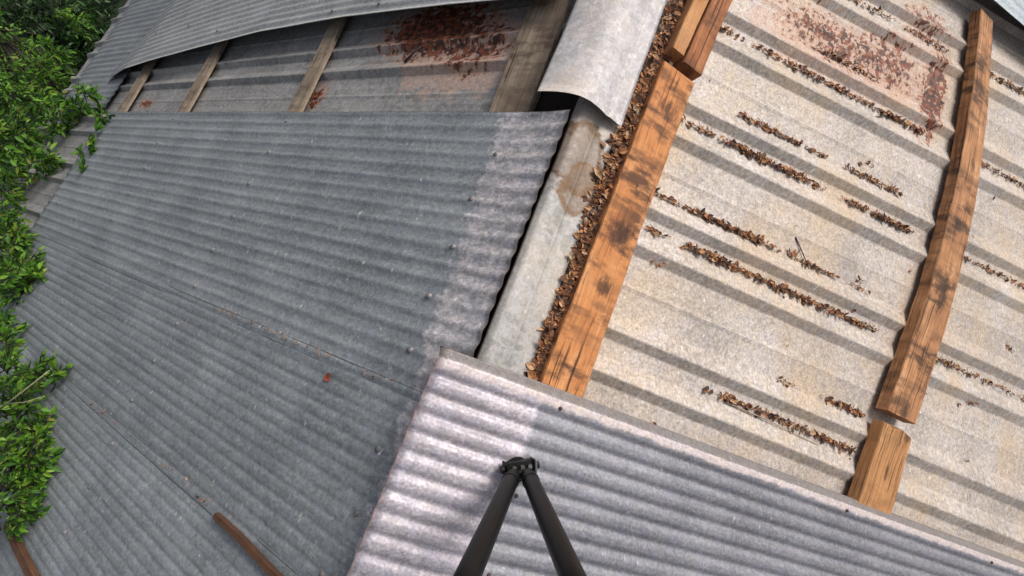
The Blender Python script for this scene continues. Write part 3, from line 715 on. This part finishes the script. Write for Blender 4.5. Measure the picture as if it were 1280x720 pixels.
# ------------------------------------------------------------------ trees
LG = island_mat('green_leaves', ((0.0, (0.015, 0.055, 0.004)), (0.35, (0.045, 0.135, 0.009)), (0.7, (0.10, 0.25, 0.014)), (0.95, (0.20, 0.36, 0.03)), (1.0, (0.26, 0.22, 0.05))), 0.5, 0.3)
LD = island_mat('dark_green_leaves', ((0.0, (0.005, 0.02, 0.003)), (0.5, (0.013, 0.05, 0.006)), (1.0, (0.035, 0.10, 0.010))), 0.5, 0.2)
BARK = plain('bark', (0.022, 0.018, 0.011), 0.9, 0, 0.5, 12)
TWIGP = plain('pale_bark_twig', (0.30, 0.28, 0.17), 0.7)
def tree(label, base, clumps, mat, seed, leaf=(0.045, 0.085), fork=None, twigs=()):
    """clumps: (centre, radius, leaves)"""
    r = random.Random(seed)
    root = empty('tree', base); root_l = Vector(base)
    tag(root, label, 'tree', 'trees beside the grey slope')
    vs, fs = [], []
    cen = sum((c for c, _, _ in clumps), Vector()) / len(clumps)
    fk = Vector(fork) if fork else Vector((base[0], base[1], max(1.2, cen.z - 1.2)))
    b0 = Vector(base)
    tube_into(vs, fs, [Vector((0, 0, -0.1)), (fk - b0) * 0.5 + Vector((0.08, 0.05, 0)), fk - b0], [0.13, 0.10, 0.075], 10)
    for (c, rad, n) in clumps:
        mid = fk.lerp(c, 0.5) + Vector((r.uniform(-.15, .15), r.uniform(-.15, .15), -0.22 * (c - fk).length))
        pts = [fk, fk.lerp(mid, .5) + Vector((0, 0, .06)), mid, mid.lerp(c, .6), c]
        tube_into(vs, fs, [p - b0 for p in pts], [0.022, 0.016, 0.010, 0.006, 0.003], 6)
    link_mesh('trunk', vs, fs, BARK, root)
    lv, lf, sv, sf = [], [], [], []
    for (c, rad, n) in clumps:
        # sprays: little shoots carrying paired leaves
        k = max(1, n // 9)
        for _ in range(k):
            u = Vector((r.gauss(0, 1), r.gauss(0, 1), r.gauss(0, 0.8))).normalized()
            a = c + u * rad * r.uniform(0.05, 0.6); dirn = (u + Vector((r.uniform(-.5, .5), r.uniform(-.5, .5), r.uniform(-.5, .3)))).normalized()
            ln = rad * r.uniform(0.35, 0.75); e = a + dirn * ln
            tube_into(sv, sf, [a - b0, a.lerp(e, .5) - b0 + Vector((0, 0, .01)), e - b0], [0.004, 0.003, 0.0015], 4)
            for q in range(9):
                w = (q + 1) / 9.0; p = a.lerp(e, w)
                sgn = 1 if q % 2 else -1
                d = (dirn * 0.5 + dirn.orthogonal().normalized() * sgn * r.uniform(.4, 1) + Vector((r.uniform(-.5, .5), r.uniform(-.5, .5), r.uniform(-.4, .2)))).normalized()
                l_ = leaf[0] * 0.6 + (leaf[1] - leaf[0] * 0.6) * r.random() ** 1.3
                leaf_into(lv, lf, p - b0, d, Vector((r.uniform(-.6, .6), r.uniform(-.6, .6), 1)), l_, l_ * r.uniform(.3, .42), r.uniform(0, .35))
    nl_ = len(lv)
    link_mesh('crown', lv + sv, lf + [tuple(i + nl_ for i in f) for f in sf], [mat, BARK], root, mi=[0] * len(lf) + [1] * len(sf))
    for pts, r0 in twigs:
        v2, f2 = [], []
        tube_into(v2, f2, [p - b0 for p in pts], [r0 * (1 - .6 * i / (len(pts) - 1)) for i in range(len(pts))], 6)
        link_mesh('bare_branch', v2, f2, TWIGP, root)
    return root
Q = px_point
tree('leafy green tree rising past the eave beside the dark flattened sheet', (-9.2, 1.9, 0),
     [(Q(-5, 50, 7.0), .55, 900), (Q(62, 70, 6.6), .26, 420), (Q(92, 25, 7.4), .22, 300), (Q(45, 95, 6.3), .34, 700), (Q(12, 120, 6.0), .5, 1100), (Q(-40, 110, 6.5), .8, 900),
      (Q(50, 130, 5.6), .25, 450), (Q(20, 175, 5.2), .34, 750), (Q(76, 150, 5.0), .20, 330), (Q(92, 130, 4.9), .15, 230), (Q(45, 205, 4.7), .18, 220), (Q(2, 230, 4.8), .30, 560), (Q(64, 200, 4.6), .12, 110), (Q(128, 145, 4.4), .07, 54), (Q(120, 168, 4.35), .08, 63), (Q(112, 192, 4.3), .07, 54), (Q(108, 208, 4.25), .05, 27), (Q(105, 120, 4.6), .09, 90), (Q(-25, 200, 5), .4, 600)], LG, 1, (0.05, 0.10), (-9.0, 1.7, 1.6))
tree('dark leafy tree standing behind the brighter tree in the top left corner', (-12.5, 3.8, 0),
     [(Q(128, 12, 9.2), .5, 900), (Q(112, 40, 8.6), .35, 600), (Q(15, 40, 8.4), .8, 1500), (Q(65, 10, 8.6), .6, 1000), (Q(-35, 20, 8.6), .9, 900), (Q(-10, 20, 10.5), 1.2, 1500), (Q(60, -20, 11), 1.1, 1200), (Q(-70, 90, 10.2), 1.3, 1200), (Q(20, 90, 9.6), .9, 1200), (Q(110, -60, 11), 1.0, 800), (Q(0, 170, 9), .9, 1000), (Q(95, 40, 9.5), .7, 1000), (Q(125, 10, 10), .7, 900), (Q(70, 90, 8.6), .6, 800), (Q(125, 20, 9.4), .6, 1000), (Q(100, 60, 8.8), .55, 900)], LD, 5, (0.08, 0.15), (-12.2, 3.7, 0.9))
tree('green bushy tree at the edge of the grey slope, halfway down it', (-6.9, -2.6, 0),
     [(Q(0, 320, 4.0), .30, 750), (Q(28, 342, 3.8), .22, 520), (Q(50, 348, 3.75), .11, 170), (Q(-20, 375, 4.0), .3, 500), (Q(15, 295, 4.1), .18, 300), (Q(-35, 270, 4.3), .35, 500), (Q(25, 370, 3.8), .15, 260), (Q(2, 275, 4.3), .2, 260), (Q(-5, 410, 3.6), .16, 250), (Q(8, 425, 3.4), .1, 120)], LG, 2, (0.045, 0.085), (-6.9, -2.8, 1.8))
tree('green tree overhanging the bottom left corner with a pale bare branch', (-4.4, -4.6, 0),
     [(Q(10, 470, 3.1), .20, 600), (Q(48, 470, 3.0), .14, 290), (Q(76, 468, 2.95), .07, 81), (Q(30, 520, 2.85), .20, 620), (Q(52, 545, 2.8), .12, 230), (Q(15, 580, 2.65), .2, 620), (Q(46, 595, 2.6), .10, 200), (Q(5, 630, 2.5), .17, 480), (Q(32, 640, 2.5), .08, 140), (Q(-30, 560, 2.7), .25, 500), (Q(-25, 490, 3.0), .25, 400), (Q(38, 570, 2.6), .12, 240)], LG, 3, (0.032, 0.062), (-4.1, -3.9, 4.0),
     twigs=(([Q(-5, 515, 2.70), Q(25, 492, 2.68), Q(62, 463, 2.66)], 0.006), ([Q(8, 505, 2.67), Q(30, 503, 2.65), Q(56, 495, 2.64)], 0.0045)))
